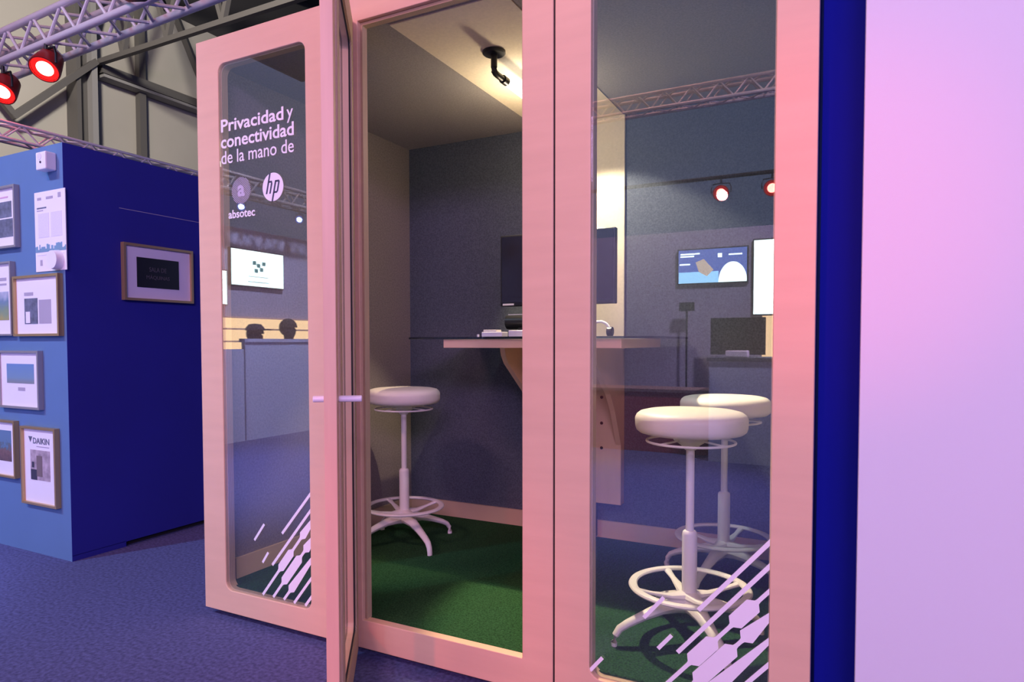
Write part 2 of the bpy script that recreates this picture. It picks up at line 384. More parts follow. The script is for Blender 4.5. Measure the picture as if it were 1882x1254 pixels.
# ------------------------------------------------------------------ trusses
def lattice(bm, A, B, p, step, r):
    A, B = Vector(A), Vector(B); n = int((B-A).length/step)
    d = (B-A)/n
    for k in range(n):
        a, b = A+d*k, A+d*(k+1)
        if k % 2: a, b = a+Vector(p), b
        else: a, b = a, b+Vector(p)
        tube(bm, a, b, r, n=8, cap=False)
def truss(name, label, A, B, w, h, rc, rl, step, m, group=None):
    A, B = Vector(A), Vector(B)
    t = thing(name, label, 'truss', A, group=group)
    L = B-A; side = L.cross(Vector((0,0,1))).normalized()*w; upv = Vector((0,0,h))
    offs = [Vector((0,0,0)), side, upv, side+upv]
    for o_ in offs:
        bm = NB(); tube(bm, o_, L+o_, rc, n=14); ob('chord', bm, m, t, smooth=True)
    bm = NB()
    lattice(bm, offs[0], L+offs[0], upv, step, rl); lattice(bm, offs[1], L+offs[1], upv, step, rl)
    lattice(bm, offs[0], L+offs[0], side, step, rl); lattice(bm, offs[2], L+offs[2], side, step, rl)
    ob('lattice_web', bm, m, t)
    return t
# lighting truss above (runs across towards the meeting booth)
truss('lighting_truss', 'big silver box truss overhead carrying red stage lamps', (-8.2, 2.735, 3.135), (-.6, 2.474, 3.135), -.19, .20, .0235, .011, .17, M_alu)
# thin truss lying over the stand roof
truss('roof_truss', 'thin pale truss running along over the top of the blue stand', (-5.0, 1.3, 2.475), (-5.0, 8.0, 2.475), .10, .105, .011, .006, .11, M_alu)

M_redlens = emis('red_lamp_lens', (1.0, .10, .08), 45)
M_redrim = emis('red_lamp_rim', (1.0, .02, .02), 1.1)
def par(loc, target, label, group, lens=M_redlens, rim=M_redrim, s=1.0):
    t = thing('stage_lamp', label, 'stage lamp', loc, group=group)
    q = (Vector(target)-Vector(loc)).to_track_quat('-Z', 'Y').to_matrix().to_4x4()
    def put(bm): bmesh.ops.transform(bm, matrix=q, verts=bm.verts); bmesh.ops.scale(bm, vec=(s,s,s), verts=bm.verts)
    bm = NB(); lathe(bm, [(0,.14),(.05,.14),(.075,.11),(.09,.03),(.098,-.02),(.098,-.045),(.09,-.045),(.088,-.02),(0,-.02)], 32); put(bm); ob('housing', bm, M_redlit, t, smooth=True)
    bm = NB(); lathe(bm, [(.054,-.024),(.087,-.024),(.087,-.030),(.054,-.030),(.054,-.024)], 32); put(bm); ob('lens_rim', bm, rim, t)
    bm = NB(); lathe(bm, [(0,-.024),(.054,-.024),(.054,-.034),(.03,-.040),(0,-.041)], 32); put(bm); ob('lens', bm, lens, t)
    bm = NB()
    zt = .17*s
    path_tube(bm, [(-.115*s,0,0),(-.118*s,0,.06*s),(-.10*s,0,.112*s),(0,0,.12*s),(.10*s,0,.112*s),(.118*s,0,.06*s),(.115*s,0,0)], .008*s); tube(bm, (0,0,.115*s), (0,0,zt), .012*s)
    ob('yoke', bm, M_blackm, t, smooth=True)
    return t
M_redlit = mat('red_lit_housing', (.22,.012,.012), .4)  # black housing with the lamp's own red glow put into its colour
par((-4.75, 2.61, 2.975), (-4.35, 1.95, 2.0), 'glowing red stage lamp hanging under the silver truss, nearer the booth', 'red stage lamps on the left truss', s=.95)
par((-5.33, 2.635, 2.932), (-4.93, 1.95, 1.95), 'glowing red stage lamp at the left edge of the picture', 'red stage lamps on the left truss', s=.95)
light('red_lamp_light', 'SPOT', (-4.68, 2.53, 2.87), (-3.4, .9, .3), 22, (1, .05, .05), spot_size=math.radians(70), spot_blend=.8, shadow_soft_size=.06)
# cable looped from the truss
bm = NB(); path_tube(bm, [(-3.98,2.55,3.40),(-3.93,2.54,3.28),(-3.85,2.53,3.19),(-3.74,2.52,3.13),(-3.60,2.52,3.10),(-3.52,2.53,3.12)], .011)
tag(ob('cable', bm, M_black, smooth=True), 'black cable looping down from the silver truss', 'cable')

# ------------------------------------------------------------------ hall steelwork
def steel(name, label, cat, parts, group):
    t = thing(name, label, cat, parts[0][1], group=group); base = Vector(parts[0][1])
    for nm, a, b, w, m in parts:
        a, b = Vector(a)-base, Vector(b)-base
        d = b-a; L = d.length; M = Matrix.Translation(a) @ d.to_track_quat('Z', 'X').to_matrix().to_4x4()
        bm = NB(); bx(bm, -w/2, w/2, -w/2, w/2, 0, L, M=M); ob(nm, bm, m, t)
    return t
cl = thing('steel_column', 'wide dark steel column standing against the hall wall', 'column', (-11.85, 7.08, 0), group='hall columns')
for nm, a in (('flange', (-.16,.16,-.17,-.10)), ('web', (-.02,.02,-.10,.10)), ('flange', (-.16,.16,.09,.19))):
    bm = NB(); bx(bm, *a, 0, 9.4); ob(nm, bm, M_steel if a[3] < .15 else M_steel_l, cl)
steel('steel_post', 'slender dark post on the hall wall between column and booth', 'post', [('post', (-11.9, 8.22, 0), (-11.9, 8.22, 9.4), .13, M_steel)], 'hall columns')
rb = thing('wall_rail', 'horizontal dark rail with pale lower lip along the hall wall', 'rail', (-11.85, 7.4, 5.95), group='hall bracing')
bm = NB(); bx(bm, -.1,.1, 0, 12, -.02, .13); ob('rail', bm, M_steel, rb)
bm = NB(); bx(bm, -.1,.14, 0, 12, -.10, -.05); ob('lip', bm, M_steel_l, rb)
steel('wall_brace', 'long dark diagonal brace running down left from the wide column', 'brace', [('strut', (-11.7, 7.25, 6.05), (-11.7, 5.9, 4.70), .10, M_steel), ('strut', (-11.7, 5.95, 4.70), (-11.7, 5.4, 5.3), .09, M_steel)], 'hall bracing')
parts = [('bottom_chord', (-12, 7.325, 6.07), (2, 7.325, 6.09), .085, M_steel), ('top_chord', (-12, 7.325, 7.6), (2, 7.325, 9.0), .12, M_steel)]
xs = [-12, -11.05, -9.9, -8.6, -7.3, -6.0, -4.7, -3.4]
for k in range(len(xs)-1):
    xm = (xs[k]+xs[k+1])/2
    parts.append(('web_strut', (xs[k], 7.325, 6.07), (xm, 7.325, 7.7+.1*(xm+12)), .08, M_steel))
    parts.append(('web_strut', (xm, 7.325, 7.7+.1*(xm+12)), (xs[k+1], 7.325, 6.08), .07, M_steel_l if k > 2 else M_steel))
steel('roof_girder', 'dark lattice roof girder crossing the hall above the column', 'girder', parts, 'hall bracing')
steel('knee_brace', 'thin dark diagonal member seen between post and booth corner', 'brace', [('strut', (-10.3, 7.6, 7.1), (-11.6, 9.6, 5.9), .10, M_steel)], 'hall bracing')

# ------------------------------------------------------------------ meeting booth
XL, XR, YF, YB, ZF, ZC, ZT = -2.36, -.072, 1.874, 3.255, .133, 2.256, 2.346
bt = thing('meeting_booth', 'birch plywood meeting booth with glass front panels and open door', 'booth', (-1.216, 2.6, 0))
TH = .035
def panel(X0, X1, hx0, hx1, hz0, hz1, r, nm):
    bm = NB(); plate(bm, X0, X1, .03, ZT, hx0, hx1, hz0, hz1, r, YF, YF+TH)
    return pob(nm, bm, M_birch, bt, bevel=.0025)
left_panel = panel(XL, -1.651, -2.235, -1.775, .122, 2.238, .035, 'front_panel')
door_frame = panel(-1.648, -.7905, -1.530, -.894, ZF, 2.252, .002, 'door_frame')
right_panel = panel(-.7845, XR, -.672, -.171, .122, 2.238, .035, 'front_panel')
# plywood reveal liners of the openings
for (a, b, c, d, r) in ((-2.235, -1.775, .122, 2.238, .035), (-.672, -.171, .122, 2.238, .035)):
    bm = NB(); plate(bm, a-.02, b+.02, c-.02, d+.02, a+.004, b-.004, c+.004, d-.004, r, YF+.016, YF+.045); pob('window_reveal', bm, M_ply, bt)
bm = NB(); plate(bm, -1.60, -.85, ZF-.05, 2.28, -1.520, -.900, ZF-.013, 2.240, .002, YF+.014, YF+.040); pob('door_reveal', bm, M_ply, bt)
for x in (-1.6495, -.7875):
    bm = NB(); bx(bm, x-.004, x+.004, YF+.006, YF+TH+.01, .03, ZT-.001); pob('joint_strip', bm, M_rubber, bt)  # dark filler added behind the joints so no interior light leaks through
# panes
for (a, b) in ((-2.235, -1.775), (-.672, -.171)):
    bm = NB(); bx(bm, a+.0005, b-.0005, YF+.004, YF+.010, .120, 2.240)
    g = pob('window_pane', bm, M_glass, bt)
    if a < -1: pane_left = g
    else: pane_right = g
# shell
bm = NB(); bx(bm, XL+.002, XL+.03, YF+TH, YB+.06, .03, ZT-.001); pob('outer_wall', bm, M_bodyblue, bt)
bm = NB(); bx(bm, XR-.03, XR-.002, YF+TH, YB+.06, .03, ZT-.001); pob('outer_wall', bm, M_bodyblue, bt)
bm = NB(); bx(bm, XL+.03, XR-.03, YB+.03, YB+.06, .03, ZT-.001); pob('outer_wall', bm, M_bodyblue, bt)
bm = NB(); bx(bm, XL+.03, XR-.03, YF+TH, YB+.03, ZC+.02, ZT-.001); pob('roof', bm, M_bodyblue, bt)
bm = NB(); bx(bm, XL+.03, -2.283, YF+TH, YB+.028, ZF, ZC+.02); pob('felt_lining', bm, M_felt_l, bt)
bm = NB(); bx(bm, -.150, XR-.03, YF+TH, YB+.028, ZF, ZC+.02); pob('felt_lining', bm, M_felt_l, bt)
bm = NB(); bx(bm, -2.283, -.150, YB, YB+.03, ZF, ZC+.02); pob('felt_back_wall', bm, M_felt_d, bt)
bm = NB(); bx(bm, -2.283, -.150, YF+TH, YB, ZC, ZC+.02); pob('ceiling_lining', bm, M_ceilf, bt)
bm = NB(); bx(bm, -1.450, -.992, YF+TH+.045, YB, ZC-.004, ZC); pob('ceiling_strip', bm, M_cream, bt)
bm = NB(); bx(bm, -1.447, -.985, YB-.015, YB, 1.0, ZC-.004); pob('cream_wall_panel', bm, M_cream, bt)
bm = NB(); bx(bm, XL+.03, XR-.03, YF+TH, YB+.03, .03, ZF-.012); pob('floor_platform', bm, M_birch, bt)
bm = NB(); bx(bm, -2.283, -.150, YF+TH, YB, ZF-.012, ZF-.0005); pob('carpet', bm, M_turf, bt)
bm = NB(); bx(bm, -2.283, -.150, YB-.012, YB, ZF, .220); bx(bm, -2.283, -2.271, YF+TH+.05, YB-.012, ZF, .220); bx(bm, -.162, -.150, YF+TH+.05, YB-.012, ZF, .220)
pob('baseboard', bm, M_base, bt)
bm = NB(); bx(bm, XL+.06, XR-.06, YF+.05, YB, 0, .03); pob('shadow_gap_plinth', bm, M_rubber, bt)  # near-black colour stands for the shadow gap under the booth panels

# lettering on the left pane
YG = YF+.0036
def onpane(name, m, polys, par=pane_left, y=YG, d=.0006):
    bm = NB()
    for p in polys: prism_xz(bm, p, y-d, y)
    rel(bm, bt); return ob(name, bm, m, par)
def ptext(name, s, x0, x1, z0, z1, bold, m=M_vinyl, y=YG, par=pane_left):
    o = text_ob(name, s, m, par, x0, x1, z0, z1, y, depth=.0006, bold=bold, M=Matrix.Translation(-bt.location)); return o
ptext('lettering', 'Privacidad', -2.224, -1.887, 1.968, 2.018, .018)
ptext('lettering', 'y', -1.871, -1.839, 1.953, 2.003, .004)
ptext('lettering', 'conectividad', -2.226, -1.836, 1.904, 1.955, .018)
ptext('lettering', 'de la mano de', -2.225, -1.837, 1.842, 1.893, .004)
def circ(cx, cz, rx, rz=None, n=40): 
    rz = rz or rx
    return [(cx+rx*math.cos(k*2*PI/n), cz+rz*math.sin(k*2*PI/n)) for k in range(n)]
onpane('logo_disc', M_vinyl, [circ(-1.946, 1.724, .054)])
# slanted h and p of the round logo
def sl(x, z, s=.25): return (-1.946+x+z*s, 1.724+z)
hp = []
def stroke(x0, z0, x1, z1, w, s=.25):
    return [sl(x0-w/2, z0), sl(x0+w/2, z0), sl(x1+w/2, z1), sl(x1-w/2, z1)]
hp.append(stroke(-.027, -.024, -.027, .054, .0075))
hp.append(stroke(-.009, -.024, -.009, .014, .0075))
hp.append([sl(-.027,.024), sl(-.010,.024), sl(-.0055,.014), sl(-.0127,.014), sl(-.0135,.0175), sl(-.027,.0175)])
hp.append(stroke(.010, -.054, .010, .024, .0075))
hp.append(stroke(.028, -.018, .028, .018, .0075))
hp.append([sl(.010,.024), sl(.027,.024), sl(.0315,.018), sl(.024,.017), sl(.010,.0175)])
hp.append([sl(.010,-.024), sl(.027,-.024), sl(.0315,-.018), sl(.024,-.017), sl(.010,-.0175)])
onpane('logo_letters', M_slate, hp, y=YG-.0007)
# striped round logo with an a, and its name
strp = []
for k in range(-9, 10):
    o_ = k*.0056; L_ = math.sqrt(max(0, .052**2-o_*o_))
    if L_ < .006: continue
    c_, s_ = math.cos(-.7), math.sin(-.7); w = .0011
    def P(u, v): return (-2.117+u*c_-v*s_, 1.729+u*s_+v*c_)
    strp.append([P(-L_, o_-w), P(L_, o_-w), P(L_, o_+w), P(-L_, o_+w)])
onpane('logo_stripes', M_vinyl_t, strp)
ptext('lettering', 'a', -2.136, -2.096, 1.705, 1.750, .03, m=M_vinyl_t, y=YG-.0007)
ptext('lettering', 'absotec', -2.189, -2.043, 1.624, 1.657, .020)

KG = .9853
def gs(P): return [[(x*KG, 1.13+(z-1.13)*KG) for x, z in p] for p in P]
# slanted stripe graphics at the foot of both panes
def seg_bar(a, b, w):
    a, b = Vector((a[0], a[1])), Vector((b[0], b[1])); d = (b-a).normalized(); n = Vector((-d.y, d.x))*w/2
    return [tuple(a-n), tuple(a+n), tuple(b+n), tuple(b-n)]
def spindle(a, b, thin, segs):
    """a thin bar from a to b with fat runs; segs = [(t0, t1, width)] as fractions"""
    a, b = Vector((a[0], a[1])), Vector((b[0], b[1])); L = (b-a).length; d = (b-a)/L; n = Vector((-d.y, d.x))
    prof = [(0, thin)]
    for t0, t1, w in segs:
        e = .022/L
        prof += [(t0, thin), (t0+e*.35, thin*1.25), (t0+e, w), (t1-e, w), (t1-e*.35, thin*1.25), (t1, thin)]
    prof.append((1, thin))
    prof = [(t, w) for t, w in prof if t <= 1.0001]
    lo = [a+d*(L*t)-n*w/2 for t, w in prof]; hi = [a+d*(L*t)+n*w/2 for t, w in prof]
    quads = []
    for i in range(len(prof)-1):
        if (lo[i+1]-lo[i]).length > 1e-6: quads.append([tuple(lo[i]), tuple(lo[i+1]), tuple(hi[i+1]), tuple(hi[i])])
    return quads
def clipx(polys, xmax, zmin):
    out = []
    for p in polys:
        for axis, lim, sgn in ((0, xmax, 1), (1, zmin, -1)):
            q = []
            for i in range(len(p)):
                A, B = p[i], p[(i+1)%len(p)]
                ia = (A[axis]-lim)*sgn <= 0; ib = (B[axis]-lim)*sgn <= 0
                if ia: q.append(A)
                if ia != ib:
                    t = (lim-A[axis])/(B[axis]-A[axis]); q.append((A[0]+(B[0]-A[0])*t, A[1]+(B[1]-A[1])*t))
            p = q
            if len(p) < 3: break
        if len(p) >= 3: out.append(p)
    return out
def graph_left():
    sets = []
    sets.append([seg_bar((-2.103,.336), (-2.047,.408), .010)])
    sets.append([seg_bar((-2.059,.252), (-2.027,.297), .010)])
    sets.append([seg_bar((-1.951,.383), (-1.790,.568), .011)])
    sets.append([seg_bar((-2.006,.250), (-1.790,.505), .011)])
    sets.append(spindle((-2.060,.122), (-1.770,.480), .011, [(.30,.58,.034),(.70,1.2,.034)]))
    sets.append(spindle((-2.003,.122), (-1.770,.410), .011, [(.20,.66,.036),(.70,1.2,.036)]))
    sets.append(spindle((-1.946,.122), (-1.770,.338), .011, [(.15,1.4,.036)]))
    sets.append([seg_bar((-1.892,.118), (-1.770,.268), .011)])
    sets.append([seg_bar((-1.834,.118), (-1.770,.197), .011)])
    return [clipx(gs(s), -1.776, .1225) for s in sets]
for s in graph_left():
    if s: onpane('stripe_graphic', M_vinyl, s)
def graph_right():
    sets = []
    sets.append([seg_bar((-.680,.129), (-.641,.177), .011)])
    sets.append([seg_bar((-.515,.324), (-.457,.394), .011)])
    sets.append([seg_bar((-.473,.241), (-.434,.288), .011)])
    sets.append([seg_bar((-.360,.375), (-.165,.605), .012)])
    sets.append([seg_bar((-.417,.242), (-.165,.540), .012)])
    sets.append(spindle((-.472,.115), (-.160,.478), .011, [(.27,.53,.044),(.63,.87,.044)]))
    sets.append(spindle((-.413,.115), (-.160,.408), .011, [(.16,.62,.044),(.66,1.3,.044)]))
    sets.append(spindle((-.356,.115), (-.160,.342), .011, [(.06,1.4,.044)]))
    sets.append([seg_bar((-.300,.115), (-.160,.277), .012)])
    sets.append([seg_bar((-.240,.115), (-.160,.208), .012)])
    return [clipx(gs(s), -.172, .1225) for s in sets]
for s in graph_right():
    if s: onpane('stripe_graphic', M_vinyl, s, par=pane_right)

# door leaf, opened towards the viewer; local frame: x along the leaf from hinge, y = inward thickness
DL, DT = .62, .034
dd = Vector((.58, -.8146, 0)).normalized(); dn = Vector((-dd.y, dd.x, 0))     # dn points to the inner (right) side
MD = Matrix(((dd.x, dn.x, 0, -1.552), (dd.y, dn.y, 0, 1.868), (0, 0, 1, 0), (0, 0, 0, 1)))
def dob(name, bm, m, par, **k):
    bmesh.ops.transform(bm, matrix=MD, verts=bm.verts); rel(bm, bt); return ob(name, bm, m, par, **k)
bm = NB(); plate(bm, 0, DL, .02, 2.262, .085, DL-.095, .13, 2.15, .035, -DT, 0); door = dob('door', bm, M_birch_v, bt, bevel=.002)
bm = NB(); bx(bm, .08, DL-.09, -DT/2-.003, -DT/2+.003, .125, 2.155); dob('pane', bm, M_glass, door)
bm = NB(); plate(bm, .012, DL-.05, .032, 2.25, .075, DL-.105, .120, 2.16, .03, 0, .006); dob('inner_trim', bm, M_ply, door)
bm = NB(); plate(bm, .083, DL-.093, .128, 2.152, .089, DL-.099, .134, 2.146, .03, -.004, .001); dob('gasket', bm, M_rubber, door)
bm = NB(); tube(bm, (DL-.05, 0, .978), (DL-.05, .062, .978), .0088, n=24); tube(bm, (DL-.05, -DT, .978), (DL-.05, -DT-.034, .978), .0088, n=24)
dob('handle', bm, M_whitep, door, smooth=True, bevel=.002)

# ------------------------------------------------------------------ wall desk inside the booth
dk = thing('standing_desk', 'wall mounted standing desk with wooden shelf and smoked glass top', 'desk', (-1.22, 2.9, ZF))
bm = NB(); bx(bm, -1.64, -.80, 2.60, YB-.02, 1.106, 1.145); pob('wooden_top', bm, M_birch, dk, bevel=.002)
bm = NB(); bx(bm, -1.823, -.667, 2.585, YB-.02, 1.1455, 1.155); pob('glass_top', bm, M_glassd, dk, bevel=.002)
for x in (-1.447, -1.010):
    pts = [(2.80,1.106),(2.812,1.06),(2.845,1.0),(2.93,.94),(3.03,.88),(3.12,.72),(3.20,.60),(3.20,1.106)]
    pts = [(2.79,1.106),(2.80,1.07),(2.83,1.03),(3.03,.885),(3.10,.80),(3.20,.62),(3.20,1.106)]
    bm = NB(); prism_yz(bm, pts, x, x+.025); pob('bracket', bm, M_birch, dk)
bm = NB(); bx(bm, -1.447, -.985, 3.20, YB-.0005, .32, 1.106); pob('support_panel', bm, M_birch_v, dk)
bm = NB(); bx(bm, -1.30, -1.12, 3.21, YB-.013, .14, .32); pob('cable_duct', bm, M_blackm, dk)
for z in (.60, .725, .855):
    bm = NB(); tube(bm, (-1.085, 3.1985, z), (-1.085, 3.21, z), .008, n=20); pob('cable_hole', bm, M_black, dk)
bm = NB(); bx(bm, -1.449, -1.446, 2.93, 2.965, .985, 1.045); pob('hand_slot', bm, M_black, dk)

mo = thing('monitor', 'large flat black monitor standing on the desk inside the booth', 'monitor', (-1.213, 2.92, 1.1555))
def lb(par_, name, m, *a, bevel=0):
    bm = NB(); bx(bm, *a); return ob(name, bm, m, par_, bevel=bevel)
lb(mo, 'casing', M_black, -.288, .288, -.018, .022, .150, .492, bevel=.004)
lb(mo, 'screen', M_screen, -.280, .280, -.020, -.0175, .168, .484)
lb(mo, 'logo', M_ink, -.275, -.215, -.0195, -.0178, .154, .163)
lb(mo, 'neck', M_silverf, -.035, .035, .022, .05, .008, .30, bevel=.004)
lb(mo, 'stand_base', M_silverf, -.12, .12, -.05, .12, 0, .010, bevel=.003)
sb = thing('conference_speaker', 'black rounded device on the desk below the monitor', 'speaker', (-1.215, 2.80, 1.1555))
bm = NB(); path_tube(bm, [(-.20,0,.07),(-.195,0,.07),(0,0,.07),(.195,0,.07),(.20,0,.07)], .034, rs=[.022,.034,.034,.034,.022], n=20); ob('body', bm, M_black, sb, smooth=True)
lb(sb, 'top_highlight', M_whitep, -.19, .19, -.006, .006, .102, .106)  # white strip painted in as the highlight along the top of the body
for x in (-.12, .12): lb(sb, 'foot', M_black, x-.012, x+.012, -.02, .02, 0, .045)
hs = thing('headset', 'black headset lying on the right side of the desk', 'headset', (-.925, 2.70, 1.1555))
bm = NB(); path_tube(bm, [(.045*math.cos(a)*1.0-.0, .02*math.sin(a*2)*.2, .012+.05*math.sin(a)) for a in [k*PI/14 for k in range(15)]], .006, n=10); ob('headband', bm, M_whitep, hs, smooth=True)
for x in (-.045, .045):
    bm = NB(); tube(bm, (x-.012, 0, .020), (x+.012, 0, .020), .0198, n=24); ob('ear_cushion', bm, M_black, hs, smooth=True, bevel=.003)
cb = thing('cup_tray', 'white shallow box beside the monitor at left, on the glass desk top', 'box', (-1.405, 2.66, 1.1555))
lb(cb, 'tray', M_whitep, -.052, .052, -.03, .03, 0, .022, bevel=.003); lb(cb, 'lid', M_seat, -.045, .020, -.026, .026, .022, .032, bevel=.002)
cc = NB(); bx(cc, -1.322, -1.25, 2.63, 2.69, 1.1555, 1.184)
tag(ob('card_box', cc, M_whitep, bevel=.003), 'small white box on the desk, next to the door frame edge', 'box')
kn = NB(); tube(kn, (-1.480, 2.64, 1.1555), (-1.480, 2.64, 1.167), .0055)
tag(ob('desk_button', kn, M_whitep), 'tiny white button on the left part of the glass desk top', 'button')

# ------------------------------------------------------------------ stools
def make_stool(loc, rz, label, group):
    t = thing('bar_stool', label, 'stool', loc, rz, group)
    bm = NB(); lathe(bm, [(0,.776),(.09,.775),(.145,.771),(.165,.766),(.175,.758),(.180,.748),(.181,.742),(.180,.718),(.176,.706),(.166,.698),(.150,.694),(.06,.692),(0,.692)], 64); ob('seat', bm, M_seat, t, smooth=True)
    bm = NB(); lathe(bm, [(0,.692),(.055,.692),(.055,.672),(.03,.655),(.018,.64),(.0,.64)], 32); ob('seat_hub', bm, M_white, t, smooth=True)
    bm = NB(); R_, r_ = .142, .0042
    n = 64
    path_pts = [(R_*math.cos(k*2*PI/n), R_*math.sin(k*2*PI/n), .668) for k in range(n+1)]
    path_tube(bm, path_pts, r_, n=8)
    for a in (0, PI/2, PI, 3*PI/2): tube(bm, (.04*math.cos(a+.4), .04*math.sin(a+.4), .675), (R_*math.cos(a+.4), R_*math.sin(a+.4), .668), .0035, n=8)
    ob('lift_ring', bm, M_white, t, smooth=True)
    bm = NB(); tube(bm, (0,0,.36), (0,0,.655), .0135, n=28); ob('piston', bm, M_white, t, smooth=True)
    bm = NB(); lathe(bm, [(0,.37),(.018,.37),(.0225,.366),(.0245,.358),(.0245,.15),(.030,.12),(.0,.12)], 32); ob('sleeve', bm, M_white, t, smooth=True)
    # foot ring with four spokes
    bm = NB(); R_ = .185; n = 72
    rings = []
    for k in range(n):
        a = k*2*PI/n; c = Vector((math.cos(a), math.sin(a), 0))
        rings.append([bm.verts.new(c*(R_+.0145*math.cos(q*2*PI/10))+Vector((0,0,.180+.008*math.sin(q*2*PI/10)))) for q in range(10)])
    for k in range(n):
        A, B = rings[k], rings[(k+1)%n]
        for q in range(10): bm.faces.new((A[q], A[(q+1)%10], B[(q+1)%10], B[q]))
    ob('foot_ring', bm, M_white, t, smooth=True)
    for k in range(4):
        a = k*PI/2; c, s = math.cos(a), math.sin(a)
        bm = NB(); path_tube(bm, [(c*.02, s*.02, .150), (c*.07, s*.07, .152), (c*.13, s*.13, .166), (c*.18, s*.18, .178)], .01, rs=[.030, .017, .010, .014], n=10, flat=.6); ob('spoke', bm, M_white, t, smooth=True)
    # cast four star base
    bm = NB(); lathe(bm, [(0,.155),(.034,.152),(.040,.135),(.036,.105),(.0,.10)], 32); ob('base_hub', bm, M_white, t, smooth=True)
    for k in range(4):
        a = k*PI/2; c, s = math.cos(a), math.sin(a)
        pr = [(.01,.122),(.05,.122),(.10,.112),(.16,.092),(.215,.070),(.243,.055),(.257,.035),(.262,.012),(.262,.0)]
        bm = NB(); path_tube(bm, [(c*r, s*r, z) for r, z in pr], .01, rs=[.036,.032,.024,.019,.0165,.015,.0135,.0125,.012], n=12, flat=.8); ob('leg', bm, M_white, t, smooth=True)
    return t
s0 = make_stool((-1.95, 2.72, ZF), math.radians(-28), 'white bar stool seen through the open door at left, by the beige wall', 'white bar stools in the booth')
dup(s0, (-.455, 2.25, ZF), math.radians(37), 'nearest white bar stool behind the right glass pane')
dup(s0, (-.447, 2.90, ZF), math.radians(75), 'white bar stool half hidden behind the nearest one in the right pane')

# ------------------------------------------------------------------ ceiling lamp
lp = thing('ceiling_lamp', 'black bent ceiling lamp with glowing tube inside the booth', 'lamp', (-1.222, 2.312, ZC-.004))
bm = NB(); lathe(bm, [(0,0),(.045,0),(.045,-.008),(.04,-.012),(0,-.013)], 32); ob('canopy', bm, M_black, lp, smooth=True)
bm = NB(); path_tube(bm, [(0,0,-.012),(0,0,-.06),(0,.001,-.074),(0,.012,-.079),(0,.03,-.080),(0,.085,-.080)], .0125, n=16); ob('bent_stem', bm, M_black, lp, smooth=True)
bm = NB(); tube(bm, (0,.072,-.080), (0,.106,-.080), .0165, n=20); ob('socket', bm, M_black, lp, smooth=True)
bm = NB(); path_tube(bm, [(0,.106,-.080),(0,.112,-.080),(0,.43,-.080),(0,.44,-.080)], .014, rs=[.012,.015,.015,.009], n=20); ob('light_tube', bm, emis('lamp_glow', (1, .93, .82), 6), lp, smooth=True)
light('booth_lamp_light', 'SPOT', (-1.20, 2.78, 2.15), (-.42, 2.40, .13), 205, (1, .80, .54), spot_size=math.radians(56), spot_blend=.3, shadow_soft_size=.015)  # only one lamp here; its light is split into several aimed spots
light('booth_lamp_light', 'SPOT', (-1.222, 2.80, 2.15), (-1.02, 3.16, 1.45), 52, (1, .82, .60), spot_size=math.radians(84), spot_blend=.3, shadow_soft_size=.02)
light('booth_lamp_light', 'SPOT', (-1.24, 2.74, 2.15), (-2.02, 2.72, .35), 60, (1, .80, .54), spot_size=math.radians(44), spot_blend=.5, shadow_soft_size=.015)  # extra spot added to light the left stool
light('booth_tube_light', 'POINT', (-1.222, 2.66, 2.04), None, 6, (1, .80, .54), shadow_soft_size=.015)

# ------------------------------------------------------------------ the rest of the hall, behind the viewer (seen mirrored in the panes)
bm = NB(); bx(bm, -7.12, -7.0, -8.5, -.9, 0, 2.62); struct(ob('wall_stage', bm, M_stage))
bm = NB(); bx(bm, -7.0, 4.5, -5.12, -5.0, 0, 2.55); struct(ob('wall_rear', bm, M_stage))
def screen(name, label, loc, rz, w, h, face, extra=None):
    t = thing(name, label, 'screen', loc, rz, None)
    lb(t, 'casing', M_black, -w/2-.015, w/2+.015, 0, .05, -.015, h+.015)
    lb(t, 'display', face, -w/2, w/2, -.003, 0, 0, h)
    if extra: extra(t)
    return t
M_scrw = emis('white_screen_glow', (.80,.95,1.0), 7)
M_scrb = emis('blue_screen_glow', (.15,.22,.75), 2.6)
M_scrc = emis('cyan_screen_glow', (.30,.60,1.0), 5)
M_scrg = emis('green_logo_glow', (.15,.45,.50), 1.5)
def ex1(t):
    for x, z in ((-.09,.30),(.0,.27),(.07,.30),(-.05,.22),(.04,.20)): lb(t, 'logo_tile', M_scrg, x-.03, x+.03, -.006, -.003, z-.02, z+.03)
    lb(t, 'caption', M_scrg, -.17, .17, -.006, -.003, .12, .127); lb(t, 'caption', M_scrg, -.18, .18, -.006, -.003, .05, .058)
screen('wall_screen', 'bright white display with a small green logo, mirrored in the left pane', (-6.95, -2.67, 1.88), PI/2, .88, .46, M_scrw, ex1)
screen('wall_screen', 'narrow white display mirrored at the left edge of the left pane', (-6.95, -1.98, 1.62), PI/2, .34, .42, M_scrw)
def ex2(t):
    lb(t, 'water_band', M_scrc, -.08, .41, -.006, -.003, 0, .14)
    bm = NB(); prism_xz(bm, [(max(-.415, -.25+.17*math.cos(k*PI/20)), .25*math.sin(k*PI/20)) for k in range(21)], -.008, -.003); ob('white_badge', bm, M_scrw, t)
    for x0, x1, z0 in ((.15,.39,.36),(.22,.39,.33),(.27,.40,.23),(-.36,-.20,.33)): lb(t, 'title_strip', M_scrw, x0, x1, -.007, -.003, z0, z0+.018)
    lb(t, 'title_tile', M_scrw, -.12, -.07, -.007, -.003, .31, .36)
    bm = NB(); prism_xz(bm, [(-.02,.16),(.10,.30),(.20,.26),(.16,.14),(.06,.08)], -.0065, -.003); ob('picture_area', bm, mat('screen_picture', (.3,.2,.2), .5, emit=(.9,.75,.6), estr=2.0), t)
